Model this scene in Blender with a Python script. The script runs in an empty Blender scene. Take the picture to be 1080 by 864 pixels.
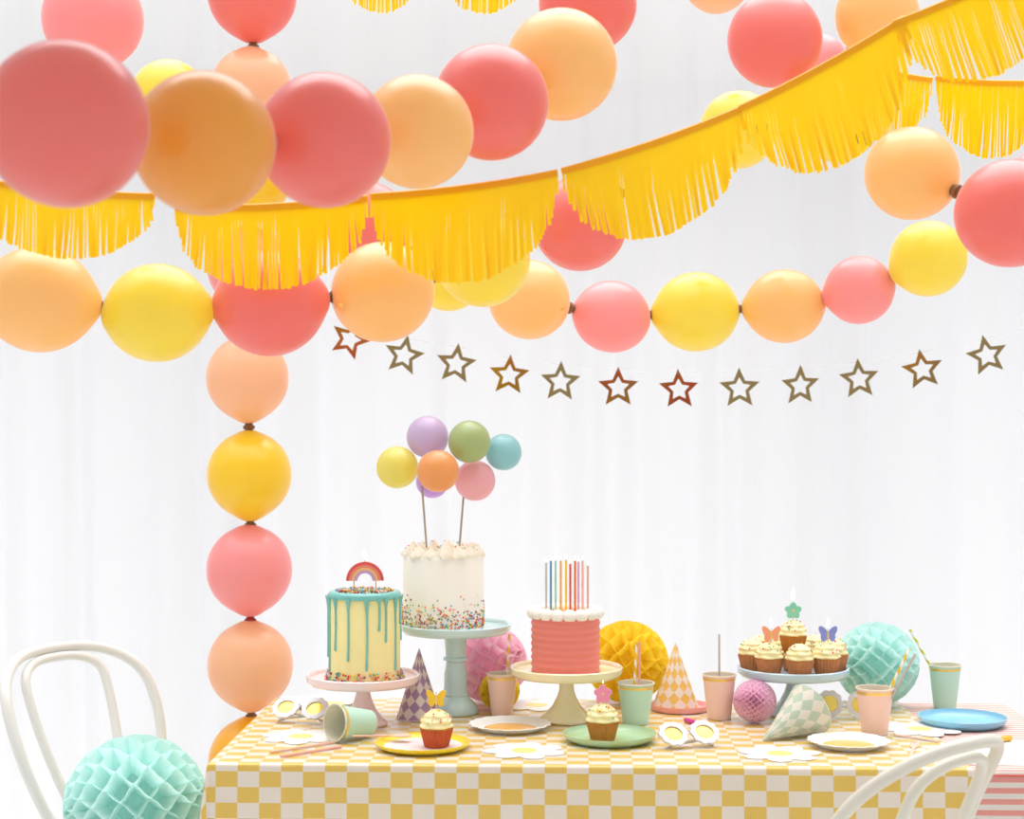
import bpy, math, random
from math import pi, sin, cos, sqrt, radians as R
from mathutils import Vector, Matrix

rnd = random.Random(7)
S = bpy.context.scene
C = S.collection

# ---------------------------------------------------------------- camera, world, exposure
CAM_Z = 1.45
cam_d = bpy.data.cameras.new('camera')
cam = bpy.data.objects.new('camera', cam_d); C.objects.link(cam)
cam.location = (0, 0, CAM_Z); cam.rotation_euler = (pi/2, 0, 0)
cam_d.lens = 60; cam_d.sensor_width = 36; cam_d.clip_end = 60
cam_d.dof.use_dof = True; cam_d.dof.focus_distance = 3.65; cam_d.dof.aperture_fstop = 3.8
S.camera = cam
S.view_settings.view_transform = 'Standard'; S.view_settings.look = 'None'
S.view_settings.gamma = 1; S.view_settings.use_curve_mapping = False
S.view_settings.exposure = 0.0

BACK_L, FRONT_L, TOP_L = 0.72, 0.80, 3.0
w = bpy.data.worlds.new('daylight'); S.world = w; w.use_nodes = True
nt = w.node_tree; nt.nodes.clear()
tc = nt.nodes.new('ShaderNodeTexCoord'); sep = nt.nodes.new('ShaderNodeSeparateXYZ')
nt.links.new(tc.outputs['Generated'], sep.inputs[0])
rampy = nt.nodes.new('ShaderNodeMapRange'); rampy.interpolation_type = 'SMOOTHSTEP'
rampy.inputs['From Min'].default_value = -0.5; rampy.inputs['From Max'].default_value = 0.75
rampy.inputs['To Min'].default_value = FRONT_L; rampy.inputs['To Max'].default_value = BACK_L
nt.links.new(sep.outputs['Y'], rampy.inputs['Value'])
rampz = nt.nodes.new('ShaderNodeMapRange'); rampz.interpolation_type = 'SMOOTHSTEP'
rampz.inputs["From Min"].default_value = 0.5; rampz.inputs['From Max'].default_value = 1.0
rampz.inputs['To Min'].default_value = 0.0; rampz.inputs['To Max'].default_value = 1.0
nt.links.new(sep.outputs['Z'], rampz.inputs['Value'])
mx = nt.nodes.new('ShaderNodeMix'); mx.data_type = 'FLOAT'
nt.links.new(rampz.outputs[0], mx.inputs[0]); nt.links.new(rampy.outputs[0], mx.inputs[2]); mx.inputs[3].default_value = TOP_L
bg = nt.nodes.new('ShaderNodeBackground'); bg.inputs['Color'].default_value = (0.965, 0.975, 1.0, 1)
nt.links.new(mx.outputs[0], bg.inputs['Strength'])
wo = nt.nodes.new('ShaderNodeOutputWorld'); nt.links.new(bg.outputs[0], wo.inputs[0])

sun_d = bpy.data.lights.new('sun', 'SUN'); sun = bpy.data.objects.new('sun', sun_d); C.objects.link(sun)
sun_d.energy = 2.4; sun_d.angle = R(60); sun_d.color = (.97, .985, 1)
sun.rotation_euler = (R(-28), 0, R(-6)); sun.location = (0, 6, 6)      # high soft daylight from behind the table

# ---------------------------------------------------------------- helpers
def lin(c):
    r = []
    for v in c[:3]:
        v /= 255.0
        r.append(v/12.92 if v <= 0.04045 else ((v+0.055)/1.055)**2.4)
    return (*r, 1)

def P(px, py, y):
    'world point seen at photo pixel px, py at distance y'
    return Vector(((px-540)/1800*y, y, CAM_Z-(py-432)/1800*y))

TOPZ = 0.7515
def T(px, py, z=TOPZ):
    'point on the table top seen at photo pixel px, py'
    y = (CAM_Z-z)*1800/(py-432)
    return Vector(((px-540)/1800*y, y, z))

class MB:
    def __init__(s): s.v = []; s.f = []; s.m = []; s.uv = []
    def face(s, idx, m=0, uv=None):
        s.f.append(tuple(idx)); s.m.append(m); s.uv.append(uv or [(0, 0)]*len(idx))
    def grid(s, fn, nu, nv, m=0, closed_u=False, uvf=None):
        'fn(u,v) for u,v in 0..1; closed_u joins the u ends'
        b = len(s.v); cu = nu if closed_u else nu+1
        for j in range(nv+1):
            for i in range(cu):
                s.v.append(tuple(fn(i/nu, j/nv)))
        for j in range(nv):
            for i in range(nu):
                i2 = (i+1) % cu if closed_u else i+1
                a, c2, d, e = b+j*cu+i, b+j*cu+i2, b+(j+1)*cu+i2, b+(j+1)*cu+i
                q = [(i/nu, j/nv), ((i+1)/nu, j/nv), ((i+1)/nu, (j+1)/nv), (i/nu, (j+1)/nv)]
                if uvf: q = [uvf(*t) for t in q]
                s.face((a, c2, d, e), m, q)
        return s
    def lathe(s, prof, seg=40, m=0, mod=None, off=(0, 0, 0), uvf=None):
        n = len(prof)-1
        def fn(u, v):
            k = min(n, int(round(v*n))); r, z = prof[k]; a = u*2*pi
            if mod: r = mod(r, z, a)
            return (off[0]+r*cos(a), off[1]+r*sin(a), off[2]+z)
        return s.grid(fn, seg, n, m, True, uvf)
    def box(s, lo, hi, m=0):
        b = len(s.v)
        for z in (lo[2], hi[2]):
            for x, y in ((lo[0], lo[1]), (hi[0], lo[1]), (hi[0], hi[1]), (lo[0], hi[1])): s.v.append((x, y, z))
        for q in ((3, 2, 1, 0), (4, 5, 6, 7), (0, 1, 5, 4), (1, 2, 6, 5), (2, 3, 7, 6), (3, 0, 4, 7)):
            s.face([b+i for i in q], m)
        return s
    def tube(s, pts, rad, seg=10, m=0, cap=True, uvf=None, closed=False):
        pts = [Vector(p) for p in pts]; n = len(pts); rr = rad if isinstance(rad, (list, tuple)) else [rad]*n
        b = len(s.v); ref = None; L = 0
        for i, p in enumerate(pts):
            if closed: t = pts[(i+1) % n]-pts[i-1]
            else: t = (pts[min(i+1, n-1)]-pts[max(i-1, 0)])
            t.normalize()
            if ref is None: ref = t.orthogonal()
            ref = (ref-t*ref.dot(t)).normalized(); bi = t.cross(ref)
            for k in range(seg):
                a = 2*pi*k/seg; s.v.append(tuple(p+(ref*cos(a)+bi*sin(a))*rr[i]))
        lens = [0]
        for i in range(1, n): lens.append(lens[-1]+(pts[i]-pts[i-1]).length)
        for i in range(n if closed else n-1):
            i2 = (i+1) % n
            for k in range(seg):
                k2 = (k+1) % seg
                q = [(k/seg, lens[i]), ((k+1)/seg, lens[i]), ((k+1)/seg, lens[i2]), (k/seg, lens[i2])]
                if uvf: q = [uvf(*t) for t in q]
                s.face((b+i*seg+k, b+i*seg+k2, b+i2*seg+k2, b+i2*seg+k), m, q)
        if cap and not closed:
            s.face([b+k for k in range(seg)][::-1], m); s.face([b+(n-1)*seg+k for k in range(seg)], m)
        return s
    def ball(s, c, r, seg=8, rings=6, m=0, sc=(1, 1, 1)):
        def fn(u, v):
            a = u*2*pi; p = pi*v
            return (c[0]+r*sc[0]*sin(p)*cos(a), c[1]+r*sc[1]*sin(p)*sin(a), c[2]-r*sc[2]*cos(p))
        return s.grid(fn, seg, rings, m, True)
    def prism(s, outline, z0, z1, m=0, hole=None, plane='xy'):
        'outline (and optional hole with the same point count) extruded from z0 to z1'
        def pt(x, y, z): return (x, y, z) if plane == 'xy' else (x, z, y)
        n = len(outline); b = len(s.v)
        for z in (z0, z1):
            for x, y in outline: s.v.append(pt(x, y, z))
        for i in range(n):
            j = (i+1) % n; s.face((b+i, b+j, b+n+j, b+n+i), m)
        if hole:
            h = len(s.v)
            for z in (z0, z1):
                for x, y in hole: s.v.append(pt(x, y, z))
            for i in range(n):
                j = (i+1) % n
                s.face((h+j, h+i, h+n+i, h+n+j), m)
                s.face((b+j, b+i, h+i, h+j), m); s.face((b+n+i, b+n+j, h+n+j, h+n+i), m)
        else:
            for zz, o in ((z0, b), (z1, b+n)):
                cx = sum(p[0] for p in outline)/n; cy = sum(p[1] for p in outline)/n
                k = len(s.v); s.v.append(pt(cx, cy, zz))
                for i in range(n):
                    j = (i+1) % n
                    s.face((o+j, o+i, k) if o == b else (o+i, o+j, k), m)
        return s
    def xf(s, M, start=0):
        for i in range(start, len(s.v)): s.v[i] = tuple(M @ Vector(s.v[i]))
        return s
    def build(s, name, mats, parent=None, smooth=True, label=None, kind=None, loc=None):
        me = bpy.data.meshes.new(name); me.from_pydata(s.v, [], s.f)
        if not isinstance(mats, (list, tuple)): mats = [mats]
        for q in mats: me.materials.append(q)
        me.polygons.foreach_set('material_index', s.m)
        me.polygons.foreach_set('use_smooth', [smooth]*len(s.f))
        uvl = me.uv_layers.new(name='UVMap'); fl = [c for q in s.uv for t in q for c in t]
        uvl.data.foreach_set('uv', fl); me.validate(); me.update()
        if smooth: 
            try: me.set_sharp_from_angle(angle=R(48))
            except Exception: pass
        o = bpy.data.objects.new(name, me); C.objects.link(o)
        if parent: o.parent = parent
        if label: o['label'] = label
        if kind: o['kind'] = kind
        if loc is not None: o.location = loc
        return o

def tag(o, label, cat, group=None, kind=None):
    o['label'] = label; o['category'] = cat
    if group: o['group'] = group
    if kind: o['kind'] = kind
    return o
def thing(name, label, cat, loc=(0, 0, 0), rz=0, group=None):
    o = bpy.data.objects.new(name, None); C.objects.link(o); o.empty_display_size = .02
    o.location = loc; o.rotation_euler = (0, 0, rz)
    return tag(o, label, cat, group)
def kids(o): return [c for c in bpy.data.objects if c.parent == o]
def dup(o, parent=None, top=True):
    c = o.copy(); C.objects.link(c)
    if parent: c.parent = parent
    for ch in kids(o): dup(ch, c, False)
    return c

def mat(name, col, rough=.5, metal=0.0, transl=0.0, coat=0.0, sheen=0.0, spec=.5, col2=None, pattern=None,
        noise=None, bump=0.0, bscale=40, emis=0.0, alpha=None, sss=0.0):
    m = bpy.data.materials.new(name); m.use_nodes = True; n = m.node_tree; n.nodes.clear(); L = n.links
    p = n.nodes.new('ShaderNodeBsdfPrincipled'); out = n.nodes.new('ShaderNodeOutputMaterial')
    base = lin(col); p.inputs['Base Color'].default_value = base
    p.inputs['Roughness'].default_value = rough; p.inputs['Metallic'].default_value = metal
    p.inputs['Coat Weight'].default_value = coat; p.inputs['Coat Roughness'].default_value = .4 if 'cotton' in name else .08
    p.inputs['Sheen Weight'].default_value = sheen; p.inputs['Sheen Roughness'].default_value = .4
    p.inputs['Specular IOR Level'].default_value = spec
    if sss:
        p.inputs['Subsurface Weight'].default_value = sss; p.inputs['Subsurface Radius'].default_value = (.02, .015, .01); p.inputs['Subsurface Scale'].default_value = .4
    if emis:
        p.inputs['Emission Color'].default_value = base; p.inputs['Emission Strength'].default_value = emis
    csock = None
    if pattern:
        uv = n.nodes.new('ShaderNodeUVMap'); sp = n.nodes.new('ShaderNodeSeparateXYZ'); L.new(uv.outputs[0], sp.inputs[0])
        def half(o):
            f = n.nodes.new('ShaderNodeMath'); f.operation = 'FRACT'; L.new(o, f.inputs[0])
            g = n.nodes.new('ShaderNodeMath'); g.operation = 'LESS_THAN'; g.inputs[1].default_value = .5; L.new(f.outputs[0], g.inputs[0]); return g.outputs[0]
        a = half(sp.outputs['X'])
        if pattern == 'check':
            b = half(sp.outputs['Y']); d = n.nodes.new('ShaderNodeMath'); d.operation = 'SUBTRACT'; L.new(a, d.inputs[0]); L.new(b, d.inputs[1])
            e = n.nodes.new('ShaderNodeMath'); e.operation = 'ABSOLUTE'; L.new(d.outputs[0], e.inputs[0]); a = e.outputs[0]
        mixc = n.nodes.new('ShaderNodeMix'); mixc.data_type = 'RGBA'; L.new(a, mixc.inputs[0])
        mixc.inputs[6].default_value = base; mixc.inputs[7].default_value = lin(col2); csock = mixc.outputs[2]
    elif noise:
        nz = n.nodes.new('ShaderNodeTexNoise'); nz.inputs['Scale'].default_value = noise; nz.inputs['Detail'].default_value = 3
        tcn = n.nodes.new('ShaderNodeTexCoord'); L.new(tcn.outputs['Object'], nz.inputs['Vector'])
        mixc = n.nodes.new('ShaderNodeMix'); mixc.data_type = 'RGBA'; L.new(nz.outputs['Fac'], mixc.inputs[0])
        mixc.inputs[6].default_value = base; mixc.inputs[7].default_value = lin(col2 or [v*.88 for v in col]); csock = mixc.outputs[2]
    if csock: L.new(csock, p.inputs['Base Color'])
    if bump:
        tb = n.nodes.new('ShaderNodeTexCoord'); nb = n.nodes.new('ShaderNodeTexNoise'); nb.inputs['Scale'].default_value = bscale; L.new(tb.outputs['Object'], nb.inputs['Vector'])
        bp = n.nodes.new('ShaderNodeBump'); bp.inputs['Strength'].default_value = bump; bp.inputs['Distance'].default_value = .002
        L.new(nb.outputs['Fac'], bp.inputs['Height']); L.new(bp.outputs[0], p.inputs['Normal'])
    sh = p.outputs[0]
    if transl:
        t = n.nodes.new('ShaderNodeBsdfTranslucent'); t.inputs[0].default_value = base
        if csock: L.new(csock, t.inputs[0])
        mm = n.nodes.new('ShaderNodeMixShader'); mm.inputs[0].default_value = transl; L.new(sh, mm.inputs[1]); L.new(t.outputs[0], mm.inputs[2]); sh = mm.outputs[0]
    if alpha is not None:
        t = n.nodes.new('ShaderNodeBsdfTransparent')
        mm = n.nodes.new('ShaderNodeMixShader'); mm.inputs[0].default_value = alpha; L.new(t.outputs[0], mm.inputs[1]); L.new(sh, mm.inputs[2]); sh = mm.outputs[0]
    L.new(sh, out.inputs[0]); return m

# latex of a balloon: thin skin that scatters light through, glossy outside, white sheen added to imitate bright reflections along the rim
def latex(name, col):
    m = mat(name, col, rough=.36, transl=.45, coat=.8, spec=.5)
    n = m.node_tree; L = n.links
    pr = next(x for x in n.nodes if x.type == 'BSDF_PRINCIPLED')
    pr.inputs['Sheen Weight'].default_value = .9; pr.inputs['Sheen Roughness'].default_value = .3; pr.inputs['Coat Roughness'].default_value = .26; pr.inputs['Coat IOR'].default_value = 1.6
    return m

W_ = (255, 252, 246)
M = dict(
    salmon=latex('latex_salmon', (248, 146, 138)), pinkb=latex('latex_pink', (255, 180, 180)), peach_dim=latex('latex_peach_dim', (248, 190, 84)), peach=latex('latex_peach', (255, 217, 148)),  # one near peach balloon gets its dimmer light put into a darker colour
    apricot=latex('latex_apricot', (255, 213, 174)), yellowb=latex('latex_yellow', (252, 236, 92)), gold=latex('latex_golden_yellow', (255, 226, 50)),
    marig=latex('latex_marigold', (255, 206, 50)),
    knot_b=mat('knot_brown', (140, 98, 62), .5), knot_r=mat('knot_red', (170, 52, 56), .5),
    fringe=mat('yellow_fringe', (255, 212, 0), .32, transl=.45, coat=.15), fringe_band=mat('yellow_fringe_band', (255, 186, 0), .4, transl=.2),
    foil=mat('gold_foil', (158, 134, 88), .12, metal=1), thread=mat('clear_thread', (245, 245, 245), .4, alpha=.35),
    white=mat('white_paint', (234, 233, 228), .32, coat=.2), cream=mat('cream_paint', (228, 224, 210), .34, coat=.2), seat=mat('cane_seat', (226, 220, 204), .6, noise=60),
    check=mat('yellow_check_cotton', (244, 234, 221), .35, col2=(238, 200, 88), coat=.7, pattern='check', transl=.12),
    stripe=mat('pink_stripe_cotton', (238, 230, 222), .6, col2=(238, 160, 150), pattern='stripe', transl=.12),
    hem=mat('red_hem', (214, 92, 84), .7), tabletop=mat('table_wood', (200, 180, 150), .5, noise=8),
    hc_mint=mat('mint_tissue', (222, 250, 246), .8, transl=.55), hc_pink=mat('pink_tissue', (255, 222, 236), .8, transl=.55), hc_yel=mat('yellow_tissue', (255, 234, 80), .8, transl=.55),
    hc_lilac=mat('lilac_tissue', (255, 226, 242), .8, transl=.5),
    st_pink=mat('pink_ceramic', (250, 224, 228), .18, coat=.5), st_blue=mat('pale_blue_ceramic', (202, 231, 233), .16, coat=.5), st_cream=mat('cream_ceramic', (246, 238, 198), .18, coat=.5),
    st_sky=mat('sky_blue_ceramic', (198, 226, 240), .2, coat=.4),
    ck_yel=mat('pale_yellow_buttercream', (246, 235, 166), .55, bump=.15, bscale=60), drip=mat('teal_icing', (116, 194, 188), .22, coat=.5),
    ck_white=mat('white_buttercream', (252, 251, 242), .55, bump=.15, bscale=60), ck_pink=mat('coral_buttercream', (240, 136, 124), .5, bump=.25, bscale=50),
    puff=mat('white_icing', (250, 247, 238), .45, sss=.2), froth=mat('cream_icing', (252, 246, 228), .5),
    frost=mat('butter_yellow_icing', (252, 242, 186), .5, bump=.3, bscale=120), cake=mat('sponge', (214, 152, 62), .8, noise=90, col2=(180, 110, 40)),
    wrap=mat('brown_baking_paper', (226, 160, 108), .6, transl=.15, noise=70, col2=(196, 120, 70)), wrap_r=mat('russet_baking_paper', (222, 104, 52), .6, transl=.15, noise=70, col2=(190, 78, 38)),
    wrap_g=mat('golden_baking_paper', (226, 150, 62), .6, transl=.15, noise=70, col2=(190, 112, 40)),
    cup_pink=mat('pink_paper', (255, 220, 208), .5, transl=.06), cup_mint=mat('mint_paper', (198, 238, 218), .5, transl=.06), cup_in=mat('white_cup_lining', (250, 244, 228), .5, transl=.3),
    goldf=mat('gold_rim_foil', (248, 214, 124), .35, metal=.8), lens=mat('yellow_mirror_lens', (250, 222, 110), .22, metal=.6), frame=mat('white_plastic', (224, 224, 230), .25, coat=.4),
    p_yel=mat('yellow_plate_glaze', (246, 222, 50), .3, coat=.3), p_green=mat('sage_green_glaze', (176, 212, 168), .25, coat=.4), p_blue=mat('blue_glaze', (138, 202, 232), .25, coat=.4),
    p_pink=mat('pink_plate_glaze', (252, 176, 178), .35, coat=.3), p_in=mat('pale_plate_inside', (240, 226, 228), .4), paper=mat('white_paper', (252, 251, 248), .6, transl=.15),
    amber=mat('amber_print', (248, 186, 84), .4, coat=.2), ygold=mat('pale_gold_print', (250, 222, 128), .4), 
    h_pur=mat('lilac_harlequin_card', (238, 228, 222), .5, col2=(178, 146, 184), pattern='check', transl=.2),
    h_yel=mat('yellow_harlequin_card', (255, 251, 248), .5, col2=(252, 216, 118), pattern='check', transl=.3),
    h_sage=mat('sage_harlequin_card', (226, 222, 208), .5, col2=(188, 204, 182), pattern='check', transl=.12),
    s_yel=mat('yellow_striped_straw', (252, 250, 244), .5, col2=(246, 206, 20), pattern='stripe'), s_pink=mat('pink_paper_straw', (242, 178, 164), .5), s_grey=mat('pale_grey_straw', (196, 186, 176), .5), s_lime=mat('lime_striped_straw', (250, 250, 244), .5, col2=(214, 214, 30), pattern='stripe'),
    wood=mat('birch_wood', (238, 196, 172), .6), magenta=mat('magenta_wax', (216, 70, 156), .4), amberpen=mat('amber_pen', (240, 190, 30), .35, coat=.3),
    stick=mat('grey_brown_stick', (176, 164, 146), .5), wick=mat('candle_wick', (90, 80, 76), .8),
    flame=mat('candle_flame', (255, 240, 205), .5, emis=5.0),
    floor=mat('pale_floor', (232, 230, 226), .35, noise=2, col2=(222, 219, 214)), wall=mat('white_wall', (226, 225, 222), .7, noise=3, col2=(220, 219, 216)),
    winf=mat('window_white', (216, 218, 222), .4), glass=mat('window_glass', (255, 255, 255), .02, alpha=.06),
)
SPR = [mat('sprinkle_'+n_, c, .35) for n_, c in (('red', (226, 60, 60)), ('orange', (250, 150, 50)), ('yellow', (250, 214, 60)), ('blue', (96, 178, 214)), ('green', (120, 190, 110)), ('pink', (250, 150, 170)), ('white', (250, 246, 238)), ('brown', (150, 84, 60)))]

# ---------------------------------------------------------------- the room
YC, YW = 5.55, 5.95
def struct(name, mb, m, parent=None, smooth=False):
    o = mb.build(name, m, parent, smooth)
    if not parent: o['kind'] = 'structure'
    return o
struct('floor', MB().box((-3.3, -0.8, -.05), (3.3, YW+.15, 0)), M['floor'])
b = MB(); b.box((-3.3, YW, 0), (3.3, YW+.15, .08)); b.box((-3.3, YW, 2.60), (3.3, YW+.15, 3.4)); b.box((-3.3, YW, .08), (-2.9, YW+.15, 2.60)); b.box((2.9, YW, .08), (3.3, YW+.15, 2.60))
struct('wall_back', b, M['wall'])
struct('shading_ceiling', MB().box((-3.3, -0.8, 2.75), (3.3, 2.75, 2.85)), M['wall'])  # unseen, over the near part only; added to shade the nearest balloons
struct('wall_left', MB().box((-3.45, 2.2, 0), (-3.3, YW+.15, 3.4)), M['wall'])
struct('wall_right', MB().box((3.3, 2.2, 0), (3.45, YW+.15, 3.4)), M['wall'])
# windows: frames with posts and a pane each
xs = [-2.9, -1.02, 1.11, 2.9]
for i in range(3):
    x0, x1 = xs[i], xs[i+1]
    b = MB(); t = .05
    b.box((x0, YW+.02, .08), (x0+t+.03, YW+.10, 2.60)); b.box((x1-t-.03, YW+.02, .08), (x1, YW+.10, 2.60))
    b.box((x0+t+.03, YW+.02, .08), (x1-t-.03, YW+.10, .08+t)); b.box((x0+t+.03, YW+.02, 2.60-t), (x1-t-.03, YW+.10, 2.60))
    f = struct('window_%d' % (i+1), b, M['winf'])
    struct('pane', MB().box((x0+t+.03, YW+.055, .08+t), (x1-t-.03, YW+.061, 2.60-t)), M['glass'], f)

# sheer curtain panels with gathered folds
sheer = bpy.data.materials.new('white_sheer_voile'); sheer.use_nodes = True
n = sheer.node_tree; n.nodes.clear(); L = n.links
tr = n.nodes.new('ShaderNodeBsdfTransparent'); tl = n.nodes.new('ShaderNodeBsdfTranslucent'); df = n.nodes.new('ShaderNodeBsdfDiffuse')
for q in (tl, df): q.inputs[0].default_value = (.93, .935, .95, 1)
tl.inputs[0].default_value = (.94, .945, .96, 1)
m1 = n.nodes.new('ShaderNodeMixShader'); m1.inputs[0].default_value = .62; L.new(df.outputs[0], m1.inputs[1]); L.new(tl.outputs[0], m1.inputs[2])
m2 = n.nodes.new('ShaderNodeMixShader'); m2.inputs[0].default_value = .86; L.new(tr.outputs[0], m2.inputs[1]); L.new(m1.outputs[0], m2.inputs[2])
oo = n.nodes.new('ShaderNodeOutputMaterial'); L.new(m2.outputs[0], oo.inputs[0])
rc = random.Random(3)
def curtain(x0, x1, yb, label):
    # irregular folds: a random walk of fold phase
    N = int((x1-x0)/.009); ph = 0; prof = []; k = 40; amp = .03
    for i in range(N+1):
        if i % 14 == 0: kt = rc.uniform(7, 46); at = rc.uniform(.006, .038)
        k += (kt-k)*.12; amp += (at-amp)*.12; ph += k*(x1-x0)/N
        prof.append(amp*sin(ph)+.012*sin(ph*.31+1))
    def fn(u, v):
        i = min(N, int(round(u*N))); zz = 3.05*v+.01
        sh = 1.15-.35*v
        return (x0+(x1-x0)*u+.012*sin(zz*1.3+u*40)*(1-v), yb+prof[i]*sh+.006*sin(zz*2.1+i*.05), zz)
    o = MB().grid(fn, N, 14).build('sheer_curtain', sheer)
    return tag(o, label, 'curtain', 'sheer white window curtains')
curtain(-2.75, -1.42, YC, 'sheer white curtain panel hanging beyond the white bentwood chair')
curtain(-1.46, -.20, YC+.04, 'sheer white curtain panel hanging behind the cakes and hanging balloon column')
curtain(-.24, 1.16, YC, 'sheer white curtain panel hanging behind the row of gold stars')
curtain(1.12, 2.75, YC+.04, 'sheer white curtain panel hanging beyond the blue plate end of table')
t = thing('curtain_rail', 'white curtain rail carrying the sheer curtains high on the wall', 'curtain rail', (0, YC+.02, 3.07))
MB().tube([(-2.85, 0, 0), (2.85, 0, 0)], .014, 12).build('rod', M['white'], t)
for x in (-2.6, 0, 2.6): MB().box((x-.012, 0, -.012), (x+.012, YW-YC-.02, .012)).build('bracket', M['white'], t, smooth=False)

# ---------------------------------------------------------------- table and cloths
TA = R(-2.0)
P0 = Vector((-.597, 3.378, 0)); TW, TD = 1.745, .765
Ut = Vector((cos(TA), sin(TA), 0)); Vt = Vector((-sin(TA), cos(TA), 0))
t = thing('party_table', 'long party table hidden under a yellow checked and a pink striped cloth', 'table', P0+Ut*TW/2+Vt*TD/2, TA)
MB().box((-TW/2+.012, -TD/2+.012, .715), (TW/2-.012, TD/2-.012, .744)).build('tabletop', M['tabletop'], t, smooth=False)
MB().box((-TW/2+.07, -TD/2+.07, .65), (TW/2-.07, TD/2-.07, .715)).build('apron', M['tabletop'], t, smooth=False)
for sx in (-1, 1):
    for sy in (-1, 1):
        x, y = sx*(TW/2-.09), sy*(TD/2-.09)
        MB().tube([(x, y, 0), (x, y, .65)], [.018, .026], 12).build('leg', M['tabletop'], t)

def cloth(name, a0, a1, left_drop, right_drop, front_drop, back_drop, z, m, uvf, da=.012):
    def rng(lo, hi, st):
        k = max(1, int(round((hi-lo)/st))); return [lo+(hi-lo)*i/k for i in range(k+1)]
    fine = lambda e, d, s: [e+s*q for q in (0, .004, .008, .013, .02)]+[e+s*(.02+(d-.02)*i/12) for i in range(1, 13)] if d else []
    A = sorted(set([round(q, 5) for q in rng(a0, a1, .05)+fine(a0, left_drop, -1)+fine(a1, right_drop, 1)]))
    B = sorted(set([round(q, 5) for q in rng(0, TD, .05)+fine(0, front_drop, -1)+fine(TD, back_drop, 1)]))
    def pos(a, bb):
        ca = min(max(a, a0), a1); cb = min(max(bb, 0), TD); oa, ob = a-ca, bb-cb
        if not left_drop and a < a0: oa = 0
        l = sqrt(oa*oa+ob*ob)
        if l < 1e-6: return P0+Ut*ca+Vt*cb+Vector((0, 0, z))
        d = (Ut*oa+Vt*ob)/l; rr = .007
        if l < rr*1.571: ang = l/rr; out, down = rr*sin(ang), rr*(1-cos(ang))
        else: out, down = rr, rr+(l-rr*1.571)
        corner = min(abs(oa), abs(ob))/l
        s_ = ca*17+cb*11
        out += down*((.03 if left_drop else .005)+.025*sin(s_)+.012*sin(s_*2.7+1))+corner*down*.16
        p_ = P0+Ut*ca+Vt*cb+d*out
        return Vector((p_.x, p_.y, z-down*(1-.18*corner)))
    mb = MB(); nA = len(A)
    for bb in B:
        for a in A: mb.v.append(tuple(pos(a, bb)))
    for j in range(len(B)-1):
        for i in range(nA-1):
            q = [(A[i], B[j]), (A[i+1], B[j]), (A[i+1], B[j+1]), (A[i], B[j+1])]
            mb.face((j*nA+i, j*nA+i+1, (j+1)*nA+i+1, (j+1)*nA+i), 0, [uvf(*e) for e in q])
    return mb.build(name, m)
CW, CH = .0866, .0615
o = cloth('tablecloth', 1.46, TW, 0, .25, .25, .2, .7470, M['stripe'], lambda a, bb: (bb/.0215+.2, a))
tag(o, 'white tablecloth with pink stripes hanging at the blue plate end of table', 'tablecloth')
hem = MB(); hem.tube([tuple(P0+Ut*a+Vt*(-.0085)+Vector((0, 0, .7385))) for a in (1.50, 1.6, TW)], .0022, 6).build('seam_line', M['hem'], o, label='darker red woven line along the fold')
o = cloth('tablecloth', 0, 1.496, .22, 0, .25, .2, .7505, M['check'], lambda a, bb: ((a+.031)/CW, (bb-.012)/CH))
tag(o, 'yellow and cream checked tablecloth draped over most of the table', 'tablecloth')

# white paper sheet on the striped cloth end
def flat(name, poly, z, th, m, label, cat, parent=None):
    mb = MB().prism(poly, z, z+th); return mb
cs = [T(1003, 806, .749), T(1120, 808, .749), T(1085, 781, .749), T(1012, 780, .749)]
o = MB().prism([(p.x, p.y) for p in cs], .7475, .7487).build('paper_placemat', M['paper'], smooth=False)
tag(o, 'blank white paper placemat on the pink striped cloth corner', 'placemat')

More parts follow.
